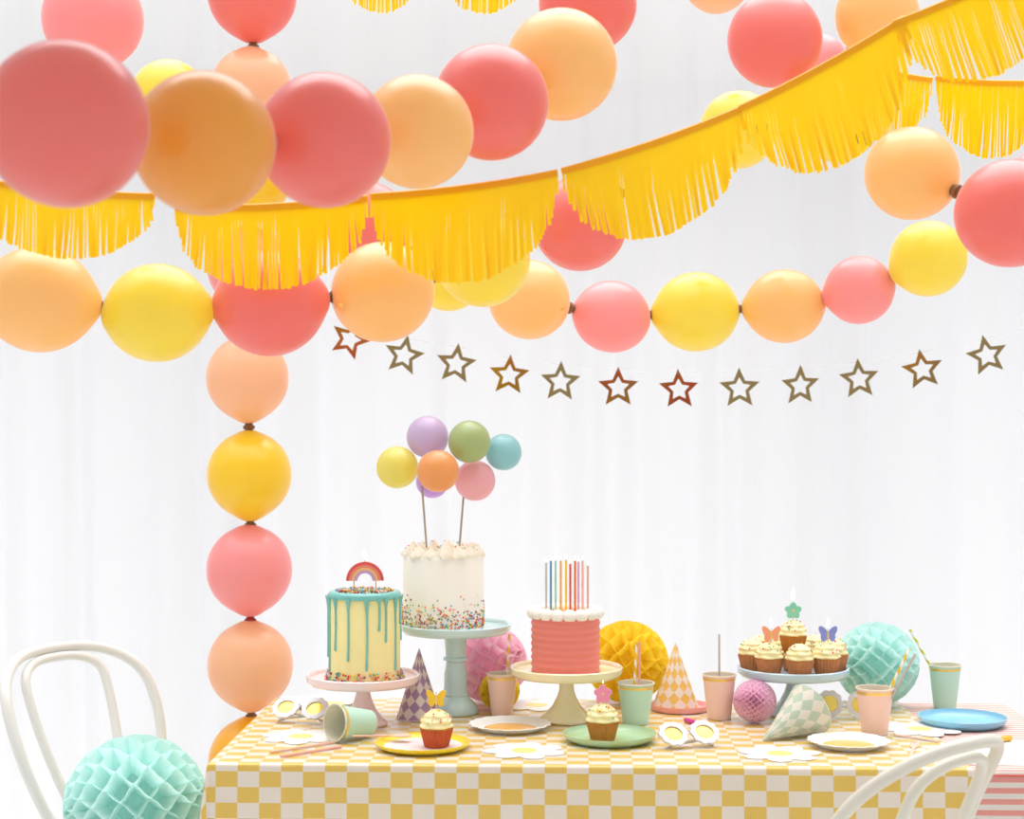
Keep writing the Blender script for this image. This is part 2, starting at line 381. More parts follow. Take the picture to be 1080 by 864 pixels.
# ---------------------------------------------------------------- bentwood chairs
def arch(w0, w1, h, sb, e, nn=26):
    pts = [(w0+(w1-w0)*sin(i/nn*pi/2), sb*i/nn) for i in range(nn+1)]
    pts += [(w1*cos(a)**(2/e) if a < pi/2-1e-6 else 0, sb+(h-sb)*sin(a)**(2/e)) for a in [pi/2*i/nn for i in range(1, nn+1)]]
    return pts+[(-x, s) for x, s in pts[-2::-1]]
def bent_chair(label, X, Y, yaw, lean, w0, w1, h, sb, e, i0, i1, ih, isb, cc, l2, dz, m, rt):
    t = thing('bentwood_chair', label, 'chair', (X, Y, 0), yaw, 'bentwood chairs at the table')
    seat = .46+dz
    def bp(x, s): return Vector((x, -.19-math.tan(lean)*s+cc*x*x-l2*s*s, seat+s))
    out = [bp(x, s) for x, s in arch(w0, w1, h, sb, e)]
    MB().tube(out, rt, 14).build('backrest_hoop', m, t)
    inn = [bp(x, s)+Vector((0, .004, 0)) for x, s in arch(i0, i1, ih, isb, e)]
    MB().tube(inn, rt*.88, 14).build('inner_hoop', m, t)
    # seat ring with woven panel
    R0 = .205
    def mod(r, z, a): return r*(1+.04*cos(3*a+pi/2))
    MB().lathe([(.17, seat-.03), (R0-.004, seat-.03), (R0, seat-.022), (R0, seat-.006), (R0-.006, seat), (.17, seat), (.165, seat-.012), (.17, seat-.03)], 48, mod=mod).build('seat_ring', m, t)
    MB().lathe([(0, seat-.004), (.16, seat-.004), (.172, seat-.006), (.172, seat-.012), (0, seat-.012)], 48, mod=mod).build('seat', M['seat'], t)
    for sx in (-1, 1):
        p0 = bp(sx*w0, 0)
        MB().tube([p0, p0+Vector((sx*.004, -.02, -.18)), Vector((sx*(w0+.02), p0.y-.08, .0))], [rt, rt*.95, rt*.75], 12).build('leg', m, t)
        MB().tube([(sx*.13, .135, seat-.02), (sx*.15, .155, .25), (sx*.17, .175, 0)], [rt*1.2, rt, rt*.75], 12).build('leg', m, t)
    MB().tube([(.135*cos(a), .135*sin(a)-.01, .27) for a in [2*pi*k/40 for k in range(40)]], rt*.6, 8, closed=True).build('stretcher_ring', m, t)
    return t
bent_chair('white bentwood chair with a mint honeycomb ball on its seat', -0.771, 3.816, -2.118, 0.44, 0.14, 0.225, 0.418, 0.278, 2.765, 0.055, 0.123, 0.398, 0.331, 1.232, -0.137, 0.012, M['white'], .0125)
bent_chair('cream bentwood chair pulled up to the front of checked cloth', 0.563, 3.12, 0.638, 0.238, 0.202, 0.189, 0.413, 0.214, 2.26, 0.125, 0.085, 0.384, 0.311, 2.323, 0.367, 0.023, M['cream'], .0118)

# ---------------------------------------------------------------- honeycomb paper balls
def honeycomb(label, c, rad, m, leaves=30, cells=9, axis=(1, 0, 0.0), spin=0, sz=1.0, group='honeycomb paper balls'):
    mb = MB(); nl = cells*6
    def tri(x):
        f = (x % 1.0); v = 4*abs(f-.5)-1
        return max(-1, min(1, v*1.35))
    for k in range(leaves):
        sg = 1 if k % 2 else -1
        def fn(u, v, k=k, sg=sg):
            p = pi*(.012+.976*u); rr = rad*(.60+.40*v)
            th = 2*pi*(k+.5*sg*tri(u*cells))/leaves
            return (rr*cos(p), rr*sin(p)*cos(th), rr*sin(p)*sin(th))
        mb.grid(fn, nl, 3)
    mb.ball((0, 0, 0), rad*.62, 24, 16)
    ax = Vector(axis).normalized(); q = ax.to_track_quat('X', 'Z')
    mb.xf(Matrix.Diagonal((1, 1, sz, 1)) @ q.to_matrix().to_4x4() @ Matrix.Rotation(spin, 4, 'X'))
    o = mb.build('honeycomb_ball', m, smooth=False); o.location = c
    return tag(o, label, 'paper decoration', group)
honeycomb('large mint honeycomb paper ball resting on the white chair seat', (-.797, 3.615, .617), .150, M['hc_mint'], 26, 7, (1, .25, .12), .1, .95)
honeycomb('pink honeycomb paper ball behind the tall pale blue cake stand', (-.056, 4.075, TOPZ+.092), .094, M['hc_pink'], 20, 6, (1, -.2, .42), .2, .97)
honeycomb('bright yellow honeycomb paper ball behind the coral cake stand', ((661-540)/1800*4.06, 4.06, TOPZ+.0985), .0995, M['hc_yel'], 20, 6, (1, -.1, -.15), .15, .98)
honeycomb('mint honeycomb paper ball behind the stand of cupcakes', ((925-540)/1800*4.03, 4.03, TOPZ+.099), .0985, M['hc_mint'], 24, 6, (1, .15, .02), .1, .99)
honeycomb('small lilac pink honeycomb ball between pink cup and fallen cone hat', ((796-540)/1800*3.81, 3.81, TOPZ+.0475), .0485, M['hc_lilac'], 40, 9, (1, .12, -.1), 0, .98)
honeycomb('small yellow honeycomb ball half hidden behind the pink cup nearest the pink ball', ((527-540)/1800*3.965, 3.965, TOPZ+.0455), .047, M['hc_yel'], 34, 9, (1, .3, .2), 0, .97)

# ---------------------------------------------------------------- balloons
NM = [.0]
def balloon_mesh(rx, ry, both):
    'axis along local x: rx half length, ry radius; necks at +x and (if both) -x'
    mb = MB(); N_ = 30
    def fn(u, v):
        t_ = -1+2*v; x = -cos(pi*v); r = sqrt(max(0, 1-x*x))
        # pull each tied end out into a short neck
        ax = x*rx
        if x > .86: k = (x-.86)/.14; ax = rx*(x+.065*k*k); r = r*(1-.18*k)+.06*k
        elif x > 0: r *= 1-.03*x*x
        if both and x < -.9: k = (-x-.9)/.1; ax = rx*(x-.035*k*k); r = r*(1-.15*k)+.05*k
        a = u*2*pi
        return (ax, ry*r*cos(a), ry*r*sin(a))
    mb.grid(fn, 36, N_, closed_u=True); return mb
mesh_cache = {}
def balloon(c, r, m, label, d=None, knot='knot_b', both=True, group='balloon garlands', stretch=1.04, sq=1.0):
    c = Vector(c); t = thing('balloon', label, 'balloon', c, 0, group)
    rx = r*stretch; key = (round(stretch, 2), both, m.name, knot)
    mb = balloon_mesh(rx, r*sq, both)
    mb.build('latex_body', m, t)
    kb = MB(); x0 = rx*1.06
    kb.lathe([(0, -.004), (.0105, -.003), (.007, .002), (.0115, .006), (.0115, .010), (.007, .013), (.0105, .018), (.006, .020), (0, .0195)], 12)
    kb.xf(Matrix.Translation((x0, 0, 0)) @ Matrix.Scale(1.3, 4) @ Matrix.Rotation(pi/2, 4, 'Y'))
    kb.build('knot', M[knot], t, label='dark tied knot')
    if d is not None:
        t.rotation_mode = 'QUATERNION'; t.rotation_quaternion = Vector(d).normalized().to_track_quat('X', 'Z')
    return t
def chain(items, group, end_dir=(1, 0, 0), both=True):
    'items: px, py, r px, distance, colour, label[, stretch]'
    cs = [P(i[0], i[1], i[3]) for i in items]
    for k, it in enumerate(items):
        d = (cs[k+1]-cs[k]) if k+1 < len(cs) else Vector(end_dir)
        balloon(cs[k], it[2]/1800*it[3], M[it[4]], it[5], d, 'salmon' if it[3] < 3.0 else 'knot_r' if it[4] in ('salmon', 'pinkb') and k % 2 else 'knot_b', group=group, stretch=it[6] if len(it) > 6 else 1.04, both=both)
chain([
    (69, 131, 88, 2.13, 'salmon', 'largest salmon balloon, cut off by the photo edge, first of nearest garland', 1.0),
    (215, 151, 76, 2.36, 'peach_dim', 'shade-tinted peach balloon second in the nearest garland after the largest salmon one', 1.0),
    (342, 148, 71, 2.53, 'salmon', 'salmon balloon in the nearest garland between two peach balloons', 1.0),
    (440, 139, 60, 2.74, 'peach', 'peach balloon fourth in the nearest garland above the fringe band', 1.0),
    (518, 108, 61, 2.93, 'salmon', 'salmon balloon fifth in the nearest garland between two peach ones', 1.0),
    (592, 68, 59, 3.10, 'peach', 'peach balloon sixth in the nearest garland just below the uppermost salmon', 1.0),
    (620, 3, 52, 3.32, 'salmon', 'salmon balloon cut by the top photo edge above the peach one', 1.0),
], 'nearest balloon garland', (.3, .3, .5), False)
chain([
    (42, 316, 56, 3.10, 'peach', 'peach balloon cut by the photo edge beginning the lower garland', 1.08),
    (166, 330, 52, 3.14, 'yellowb', 'yellow balloon in the lower garland between peach and coral ones', 1.08),
    (285, 320, 56, 3.18, 'salmon', 'coral balloon in the lower garland crossing the vertical balloon column', 1.06),
    (404, 308, 53, 3.24, 'peach', 'orange peach balloon in the lower garland hanging over the first stars', 1.06),
    (510, 275, 49, 3.42, 'yellowb', 'yellow balloon in the lower garland peeping below the fringe', 1.02),
    (612, 236, 50, 3.60, 'salmon', 'salmon balloon ending the lower garland behind two fringe fans', 1.0),
], 'lower balloon garland', (.5, .3, .4))
chain([
    (979, 273, 40, 4.06, 'yellowb', 'yellow balloon closing the small garland under the peach and red ones', 1.02),
    (906, 306, 36, 4.14, 'pinkb', 'pink balloon in the small garland next to its last yellow one', 1.02),
    (827, 323, 39, 4.20, 'peach', 'peach balloon in the small garland above the orange toned star', 1.08),
    (734, 329, 42, 4.22, 'yellowb', 'yellow balloon in the small garland above two dark stars', 1.08),
    (645, 334, 38, 4.20, 'pinkb', 'pink balloon in the small garland between peach and yellow ones', 1.10),
    (558, 316, 42, 4.12, 'peach', 'peach balloon starting the small garland beneath the fringe', 1.06),
    (472, 291, 37, 4.30, 'yellowb', 'yellow balloon mostly hidden behind others beneath the fringe', 1.04),
    (388, 236, 44, 4.2, 'salmon', 'salmon balloon glimpsed between two yellow fringe fans', 1.04),
], 'small balloon garland above the stars', (-.5, 0, .3))
chain([
    (779, 137, 41, 4.14, 'yellowb', 'pale yellow balloon behind the fringe below the high salmon balloon', 1.0),
    (884, 127, 44, 3.72, 'yellowb', 'yellow balloon showing dimly behind the steepest fringe fan', 1.02),
    (962, 183, 49, 3.46, 'peach', 'peach balloon tied between the red coral one and the fringe', 1.03),
    (1066, 225, 57, 3.30, 'salmon', 'bright red coral balloon cut by the photo edge beside the peach one', 1.03),
], 'upper balloon garland beside the window', (.9, .1, .1), False)
chain([
    (817, 42, 50, 3.74, 'salmon', 'salmon balloon high above the sloping fringe', 1.02),
    (756, -22, 36, 4.2, 'apricot', 'peach balloon barely dipping below the top photo edge', 1.0),
], 'high balloon garland', (-.6, .2, .6), False)
chain([
    (930, 36, 31, 4.45, 'pinkb', 'small pink balloon peeping out under the high peach balloon', 1.0),
    (862, 69, 33, 4.6, 'pinkb', 'small pink balloon sliver beside the high salmon balloon', 1.0),
], 'far pink balloons', (-1, 0, 0))
balloon(P(925, 16, 3.75), 44/1800*3.75, M['peach'], 'orange peach balloon cut by the top edge behind the fringe', (.1, .3, 1), group='high balloon garland')
balloon(P(1101, 194, 4.2), 38/1800*4.2, M['pinkb'], 'pink balloon sliver behind the red coral balloon at the photo edge', (0, 0, 1), group='far pink balloons')
chain([
    (98, 20, 53, 3.42, 'pinkb', 'bright coral balloon cut by the top edge above the largest salmon one', 1.02),
    (178, 103, 40, 4.1, 'yellowb', 'yellow balloon mostly hidden behind the two nearest balloons', 1.0),
], 'high balloons behind nearest garland', (.5, .5, -.4), False)
# the hanging column
col = [(266, -6, 47, 'salmon', 'deep pink balloon at the very top of the vertical column'),
       (265, 95, 43, 'apricot', 'apricot balloon high in the vertical column behind the nearest garland'),
       (264, 188, 43, 'gold', 'golden balloon of the vertical column hidden behind peach and salmon ones'),
       (262, 283, 43, 'pinkb', 'pink balloon of the vertical column behind the coral garland balloon'),
       (261, 399, 43.5, 'apricot', 'apricot balloon of the vertical column just under the coral one'),
       (263, 501, 44.5, 'gold', 'golden yellow balloon of the vertical column between apricot and pink'),
       (263, 601, 45, 'pinkb', 'pink balloon of the vertical column between golden and apricot ones'),
       (264, 702, 45, 'apricot', 'lowest fully visible apricot balloon of the vertical column'),
       (265, 803, 45, 'marig', 'marigold balloon ending the vertical column behind the table edge')]
for k, (px, py, r, cn, lb) in enumerate(col):
    balloon(P(px, py, 4.27), r/1800*4.27, M[cn], lb, (0.02, 0, -1) if k != 4 else (.03, 0, -1), 'knot_r' if cn == 'pinkb' else 'knot_b', group='vertical balloon column', stretch=1.03)

# ---------------------------------------------------------------- fringe fans
def fan(a, b_, depth, label, seed, lean=.35, group='yellow fringe garland', gaps=.12, n_s=58):
    a, b_ = Vector(a), Vector(b_); mid = (a+b_)/2; rr = random.Random(seed)
    t = thing('fringe_fan', label, 'paper garland', mid, 0, group)
    ch = b_-a; hw = ch.length/2; ux = ch.normalized()
    out = ux.cross(Vector((0, 0, 1))).normalized()          # points away from the viewer or to them
    if out.y > 0: out = -out
    perp = ux.cross(out); 
    if perp.z > 0: perp = -perp
    dn = (perp*lean+Vector((0, 0, -1))*(1-lean)).normalized()
    # header band folded over the string
    mb = MB(); th = .0026; bh = .011
    pts = []
    nb = 24
    def sag(x): return -dn*(-.006)*(1-x*x)
    def hb(u, v):
        x = -1+2*u
        prof = [(th, bh), (th, 0.001), (0, -.001), (-th, .001), (-th, bh)]
        k = v*4; i = int(round(k)); o_, d_ = prof[i]
        return ux*hw*x*.995+out*o_+perp*d_+sag(x)
    mb.grid(hb, nb, 4); mb.build('folded_header', M['fringe_band'], t)
    mb = MB()
    # hanging strips ending on a half-round outline
    W2 = hw*2/n_s
    for i in range(n_s):
        x = -1+(i+.5)*2/n_s
        Ln = depth*sqrt(max(.0, 1-x*x))**.82*rr.uniform(.985, 1.012)
        if Ln < .012: Ln = .012
        curl = rr.uniform(-.5, 1)*.004; sway = rr.gauss(0, .0007)+.0008*sin(i*.35+seed); wd = W2*(rr.uniform(1.06, 1.14) if rr.random() > gaps else rr.uniform(.72, .92))
        tw = rr.uniform(-.25, .25)
        base = ux*hw*x
        def fn(u, v, Ln=Ln, curl=curl, sway=sway, wd=wd, tw=tw, x=x, base=base):
            k = max(0, v-.16)/.84; ww = (W2*1.02)*(1-min(1, k*5))+wd*min(1, k*5)
            dd = (perp*(1-min(1, v*2))+dn*min(1, v*2)).normalized()
            p_ = base+sag(x)+dd*(Ln*v*(1 if v > 0 else 0))+ux*(sway*k*k*3+(u-.5)*ww)
            return p_+out*(curl*k*k+.0004*(i % 3)+(u-.5)*ww*tw*k+.004*k*sin(x*9+seed))
        mb.grid(fn, 1, 8)
    o = mb.build('fringe', M['fringe'], t); return t
ZF = 3.0
def fanp(x0, y0, x1, y1, dpx, label, seed, z0=ZF, z1=ZF, **k):
    zm = (z0+z1)/2
    return fan(P(x0, y0, z0), P(x1, y1, z1), dpx/1800*zm, label, seed, **k)
fanp(-32, 186, 164, 204, 74, 'yellow fringe fan below the largest salmon balloon', 1, gaps=.3)
fanp(184, 216, 388, 206, 91, 'yellow fringe fan with the vertical balloon column behind it', 2, gaps=.25)
fanp(390, 204, 588, 179, 103, 'yellow fringe fan hanging under the peach balloon above two garlands', 3)
fanp(591, 178, 781, 112, 100, 'gently sloping yellow fringe fan just beyond the middle of the swag', 4, lean=.5)
fanp(778, 112, 953, 16, 108, 'steep yellow fringe fan over a dim yellow balloon', 5, lean=.55, z1=2.95)
fanp(941, 22, 1104, -52, 96, 'topmost yellow fringe fan spreading its loose strips at the photo corner', 6, lean=.8, gaps=.5, z0=2.95, z1=2.9)
g2 = 'far yellow fringe garland'
fanp(892, 60, 984, 82, 76, 'far yellow fringe fan half hidden behind the steep one', 7, 4.15, 4.0, group=g2)
fanp(987, 80, 1108, 84, 82, 'far yellow fringe fan hanging above the red coral balloon', 8, 4.0, 3.85, group=g2)
fanp(348, -64, 455, -66, 76, 'tip of a yellow fringe fan touching the top edge above the peach balloon', 9, 4.3, 4.3, group=g2)
fanp(456, -66, 564, -62, 76, 'tip of a yellow fringe fan at the top edge above the salmon balloon', 10, 4.3, 4.3, group=g2)

# ---------------------------------------------------------------- star garland
stars = [(369, 358, 22, 'first gold foil star, half hidden by the orange balloon'), (426, 375, 12, 'second gold foil star just below the orange balloon edge'),
 (481, 384, 7, 'third gold foil star from the orange balloon'), (537, 396, 4, 'fourth foil star, beyond the balloon cake topper'), (591, 403, 2, 'foil star under the small peach balloon'),
 (652, 409, 0, 'foil star under the small pink balloon'), (716, 411, -1, 'foil star under the small yellow balloon'), (780, 410, -1, 'foil star between the small yellow and peach balloons'),
 (844, 407, -3, 'foil star under the small peach balloon nearest the pink one'), (906, 400, -5, 'foil star beneath the smallest pink balloon'), (973, 390, -9, 'second last foil star under the last yellow balloon'),
 (1041, 375, -12, 'last and highest foil star of the row near the photo edge')]
ZS = 4.45
def star_mb(Ro, wd, th):
    o_, h_ = [], []
    for k in range(10):
        a = pi/2+k*pi/5; r = Ro if k % 2 == 0 else Ro*.46
        ri = r*(.54 if k % 2 == 0 else .62)
        o_.append((r*cos(a), r*sin(a))); h_.append((ri*cos(a), ri*sin(a)))
    return MB().prism(o_, -th, th, hole=h_, plane='xz')
star0 = None
rs = random.Random(11)
top = []
for k, (px, py, rot, lb) in enumerate(stars):
    c = P(px, py, ZS)
    if star0 is None:
        o = star0 = star_mb(.0555, .012, .0007).build('foil_star', M['foil'], smooth=False)
    else:
        o = star0.copy(); C.objects.link(o)
    tag(o, lb, 'star ornament', 'gold star garland'); o.location = c
    o.rotation_euler = (R(rs.uniform(-9, 9)), R(-rot if False else rot), R(rs.uniform(-14, 14)))
    top.append(c+Vector((sin(R(rot))*.045, 0.001, cos(R(rot))*.045)))
pts = [P(330, 330, ZS)]+top+[P(1110, 340, ZS)]
o = MB().tube(pts, .0004, 5).build('garland_thread', M['thread']); tag(o, 'fine clear thread the foil stars hang from', 'thread')

# ---------------------------------------------------------------- cake stands
def stand(label, x, y, R_, h, m, stem=.016, foot=.055, rings=0, lip=.008):
    t = thing('cake_stand', label, 'cake stand', (x, y, TOPZ), 0, 'footed cake stands')
    ped = [(0, 0), (foot, 0), (foot+.002, .004), (foot, .009), (foot*.82, .018), (foot*.55, .034), (stem*1.25, .055 if h > .08 else .03)]
    if rings:
        ped = [(0, 0), (foot, 0), (foot+.002, .006), (foot*.96, .016), (foot*.72, .030), (foot*.58, .040), (foot*.60, .044), (foot*.52, .048), (stem*1.25, .09), (stem*1.05, h*.60), (stem*1.35, h*.62), (stem*1.35, h*.645), (stem*1.1, h*.665), (stem*1.2, h*.85), (stem*1.45, h-.015), (0, h-.014)]
    else:
        ped += [(stem, .068), (stem*.95, h*.78), (stem*1.25, h-.014), (0, h-.013)]
    MB().lathe(ped, 48).build('pedestal', m, t)
    MB().lathe([(0, h-.014), (R_*.5, h-.014), (R_*.95, h-.012), (R_+.002, h-.004), (R_+.003, h+lip), (R_, h+lip+.002), (R_-.004, h+lip), (R_-.006, h+.001), (R_-.012, h), (0, h)], 64).build('plate', m, t)
    return t
X = lambda px, y: (px-540)/1800*y
stand('pink footed cake stand under the teal drip cake', X(383, 3.785), 3.785, .1225, .103, M['st_pink'], foot=.053)
stand('tall pale blue footed cake stand under the white balloon cake', X(480.5, 3.93), 3.93, .125, .197, M['st_blue'], .021, .052, 1)
stand('cream yellow footed cake stand under the coral cake', X(597.5, 3.83), 3.83, .1235, .113, M['st_cream'], .017, .058)
stand('sky blue footed stand loaded with cupcakes', X(836.5, 3.90), 3.90, .1245, .102, M['st_sky'])

def sprinkles_mb(points, size):
    mb = MB()
    for p in points:
        mb.ball(p, size*rnd.uniform(.7, 1.2), 6, 4, rnd.choice(range(len(SPR))))
    return mb
# teal drip cake
zc = TOPZ+.1035
t = thing('drip_cake', 'tall pale yellow cake with teal drip icing and sprinkle base', 'cake', (X(384.5, 3.785), 3.785, zc))
r0, h0 = .079, .190
MB().lathe([(0, 0), (r0, 0), (r0, h0-.006), (r0-.005, h0), (0, h0)], 64).build('cake_body', M['ck_yel'], t); cb = kids(t)[0]
mb = MB()
mb.lathe([(0, h0+.0005), (r0*.86, h0+.0035), (r0*.97, h0+.003), (r0+.002, h0-.002), (r0+.0024, h0-.010), (r0-.001, h0-.012)], 96,
         mod=lambda r, z, a: r)
drips = [(-88, .135), (-78, .085), (-68, .165), (-48, .115), (-22, .135), (8, .155), (28, .07), (40, .095), (62, .16), (80, .06), (100, .1), (125, .14), (150, .07), (175, .12), (200, .1), (225, .15), (250, .08)]
for dg, ln in drips:
    a = R(dg-90); pp = []; rr = []
    for i in range(13):
        s_ = i/12; z = h0-.006-ln*s_
        pp.append(((r0+.0012)*cos(a+.02*sin(s_*3)), (r0+.0012)*sin(a+.02*sin(s_*3)), z)); rr.append(.0070-.0046*min(1, s_*5) if s_ < .9 else .0028)
    mb.tube(pp, rr, 8); mb.ball(pp[-1], .0030, 8, 6)
di = mb.build('drip_icing', M['drip'], t)
pts = []
for i in range(300):
    a = rnd.uniform(0, 2*pi); u = rnd.random()
    pts.append(((r0+.002+.010*rnd.random()*(1-u))*cos(a), (r0+.002+.010*rnd.random()*(1-u))*sin(a), .002+.017*u*u))
sprinkles_mb(pts, .0027).build('base_sprinkles', SPR, cb, kind='stuff')
pts = []
for i in range(170):
    a = rnd.uniform(0, 2*pi); q = r0*.8*sqrt(rnd.random()); pts.append((q*cos(a), q*sin(a), h0+.005))
sprinkles_mb(pts, .0026).build('top_sprinkles', SPR, di, kind='stuff')

def flame_part(t, x, z, s=1.0, wick=.006, y=0):
    wk = MB().tube([(x, y, z), (x, y, z+wick)], .0006, 6).build('wick', M['wick'], t)
    z2 = z+wick*.6
    MB().lathe([(0, 0), (.0022*s, .004*s), (.0030*s, .009*s), (.0022*s, .016*s), (.0009*s, .022*s), (0, .027*s)], 12, off=(x, y, z2)).build('flame', M['flame'], wk)
# rainbow candle
t = thing('rainbow_candle', 'rainbow shaped candle burning on the teal drip cake', 'candle', (X(385.5, 3.785), 3.77, zc+h0+.013), R(4))
cols = [(232, 84, 76), (244, 132, 112), (250, 190, 110), (206, 160, 196)]
rad = [.0415, .035, .029, .0235, .0165]
for i in range(4):
    ro, ri = rad[i], rad[i+1]; poly = [(ro*cos(a), ro*sin(a)) for a in [pi*k/28 for k in range(29)]]; inn = [(ri*cos(a), ri*sin(a)) for a in [pi*k/28 for k in range(29)]][::-1]
    mb = MB(); n_ = 29
    for z in (-.0045, .0045):
        for x, y in poly+inn[::-1]: mb.v.append((x, z, y+.014))
    for k in range(n_-1):
        mb.face((k, k+1, n_+k+1, n_+k)); mb.face((2*n_+k+1, 2*n_+k, 3*n_+k, 3*n_+k+1)); mb.face((k+1, k, 2*n_+k, 2*n_+k+1)); mb.face((n_+k, n_+k+1, 3*n_+k+1, 3*n_+k))
    for k in (0, n_-1): mb.face((k, n_+k, 3*n_+k, 2*n_+k))
    mb.build('wax_band', mat('rainbow_wax_%d' % i, cols[i], .4), t, smooth=False)
for x in (-.024, .024): MB().tube([(x, 0, -.016), (x, 0, .014)], .0011, 6).build('stick', mat('candle_pick', (238, 170, 110), .5) if x < 0 else bpy.data.materials['candle_pick'], t)
flame_part(t, 0, .0555, 1.0)

# white cake with confetti sprinkles
zc = TOPZ+.1975
t = thing('confetti_cake', 'tall white cake with sprinkle speckled base and piped top', 'cake', (X(467.5, 3.93), 3.93, zc))
r0, h0 = .093, .168
MB().lathe([(0, 0), (r0, 0), (r0, h0-.005), (r0-.004, h0), (0, h0)], 64).build('cake_body', M['ck_white'], t)
def dollop(r, h, seed):
    def mod(rr, z, a): return rr*(1+.16*cos(6*a+z*120+seed))
    return MB().lathe([(0, 0), (r, 0), (r*1.05, h*.2), (r*.8, h*.45), (r*.5, h*.68), (r*.2, h*.88), (0, h)], 30, mod=mod)
for k in range(15):
    a = 2*pi*k/15+.2; d = dollop(.020*rnd.uniform(.85, 1.1), .032*rnd.uniform(.75, 1.15), k); o = d.build('frosting_dollop', M['froth'], t); o.location = ((r0-.016)*cos(a), (r0-.016)*sin(a), h0-.004)
pts = []
for i in range(1100):
    a = rnd.uniform(0, 2*pi); z = .004+min(.075, abs(rnd.gauss(0, .026))); pts.append(((r0+.0006)*cos(a), (r0+.0006)*sin(a), z))
sprinkles_mb(pts, .0021).build('side_sprinkles', SPR, t, kind='stuff')
pts = []
for i in range(90):
    a = rnd.uniform(0, 2*pi); q = r0-.016+rnd.uniform(-.012, .012); pts.append((q*cos(a), q*sin(a), h0+.016+rnd.uniform(-.004, .010)))
sprinkles_mb(pts, .0016).build('top_sprinkles', SPR, t, kind='stuff')
# balloon topper
tb = thing('balloon_cake_topper', 'cluster of seven small pastel balloons on two sticks above the white cake', 'cake topper', (X(467.5, 3.93), 3.93, zc+h0))
org = tb.location
tops = [(419, 493, 22.3, 3.93, (240, 226, 60), 'yellow'), (451, 461, 22.3, 3.95, (202, 174, 220), 'lilac'), (495, 466, 22.5, 3.91, (160, 186, 96), 'green'), (462, 497, 22.3, 3.86, (244, 150, 40), 'orange'),
        (531, 477, 19.3, 3.97, (128, 206, 214), 'turquoise'), (501, 507, 21.5, 3.96, (250, 176, 186), 'pink'), (456, 508, 17.5, 4.0, (204, 150, 236), 'purple')]
for px, py, r, y, c, nm in tops:
    mb = MB().ball((0, 0, 0), r/1800*y, 28, 20, sc=(1, 1, 1.0)); o = mb.build('mini_balloon', latex('latex_mini_'+nm, [q+(255-q)*.35 for q in c]), tb, label=nm+' mini balloon'); o.location = P(px, py, y)-org
for q in (((445, 512, 3.97), (450, 578, 3.93)), ((489, 522, 3.97), (484.5, 578, 3.93))):
    MB().tube([P(*q[0])-org, P(*q[1])-org], .0024, 8).build('stick', M['stick'], tb)

# coral cake
zc = TOPZ+.1135
t = thing('coral_cake', 'ridged coral pink cake ringed with white piped icing', 'cake', (X(596.5, 3.83), 3.83, zc))
r0, h0 = .0765, .122
prof = [(0, 0), (r0, 0)]
for i in range(1, 61):
    z = h0*i/60; prof.append((r0+.0014*cos(2*pi*i/7.5), z))
prof.append((r0-.004, h0+.001)); prof.append((0, h0+.001))
MB().lathe(prof, 64).build('cake_body', M['ck_pink'], t)
for k in range(17):
    a = 2*pi*k/17; d = MB().lathe([(0, -.010), (.012, -.009), (.0165, -.002), (.0155, .006), (.011, .012), (.004, .0155), (0, .016)], 24, mod=lambda r, z, a: r*(1+.05*cos(8*a+z*160)))
    o = d.build('icing_puff', M['puff'], t); o.location = ((r0-.006)*cos(a), (r0-.006)*sin(a), h0+.006)
mb = MB().lathe([(0, .0), (r0-.016, .0), (r0-.018, .003), (0, .004)], 40, off=(0, 0, h0)); mb.build('top_icing', mat('apricot_icing', (252, 196, 130), .5), t)
cand = [(576, 594, (198, 204, 210), 'pale grey'), (581, 592, (96, 160, 206), 'blue'), (586, 592, (170, 222, 200), 'mint'), (591.5, 592, (244, 184, 40), 'amber'), (597, 591, (250, 206, 50), 'yellow'),
        (601.5, 595, (232, 82, 50), 'red'), (606.5, 592, (236, 118, 60), 'orange'), (610, 593, (232, 170, 210), 'lilac'), (614.5, 592, (250, 186, 170), 'peach'), (620, 597, (234, 186, 182), 'dusty pink')]
c0 = None
for k, (px, py, c, nm) in enumerate(cand):
    yy = 3.83+(.028 if k % 2 else -.020)*(1 if k not in (0, 9) else .2); xx = X(px, yy); zz = zc+h0+.001; ht = CAM_Z-(py-432)/1800*yy-zz
    t = thing('taper_candle', 'thin %s candle lit on the coral cake' % nm, 'candle', (xx, yy, zz), 0, 'thin candles on the coral cake')
    MB().tube([(0, 0, 0), (0, 0, ht)], .0026, 10).build('wax_stem', mat('wax_'+nm.replace(' ', '_'), c, .4), t)
    flame_part(t, 0, ht, .42, .003)

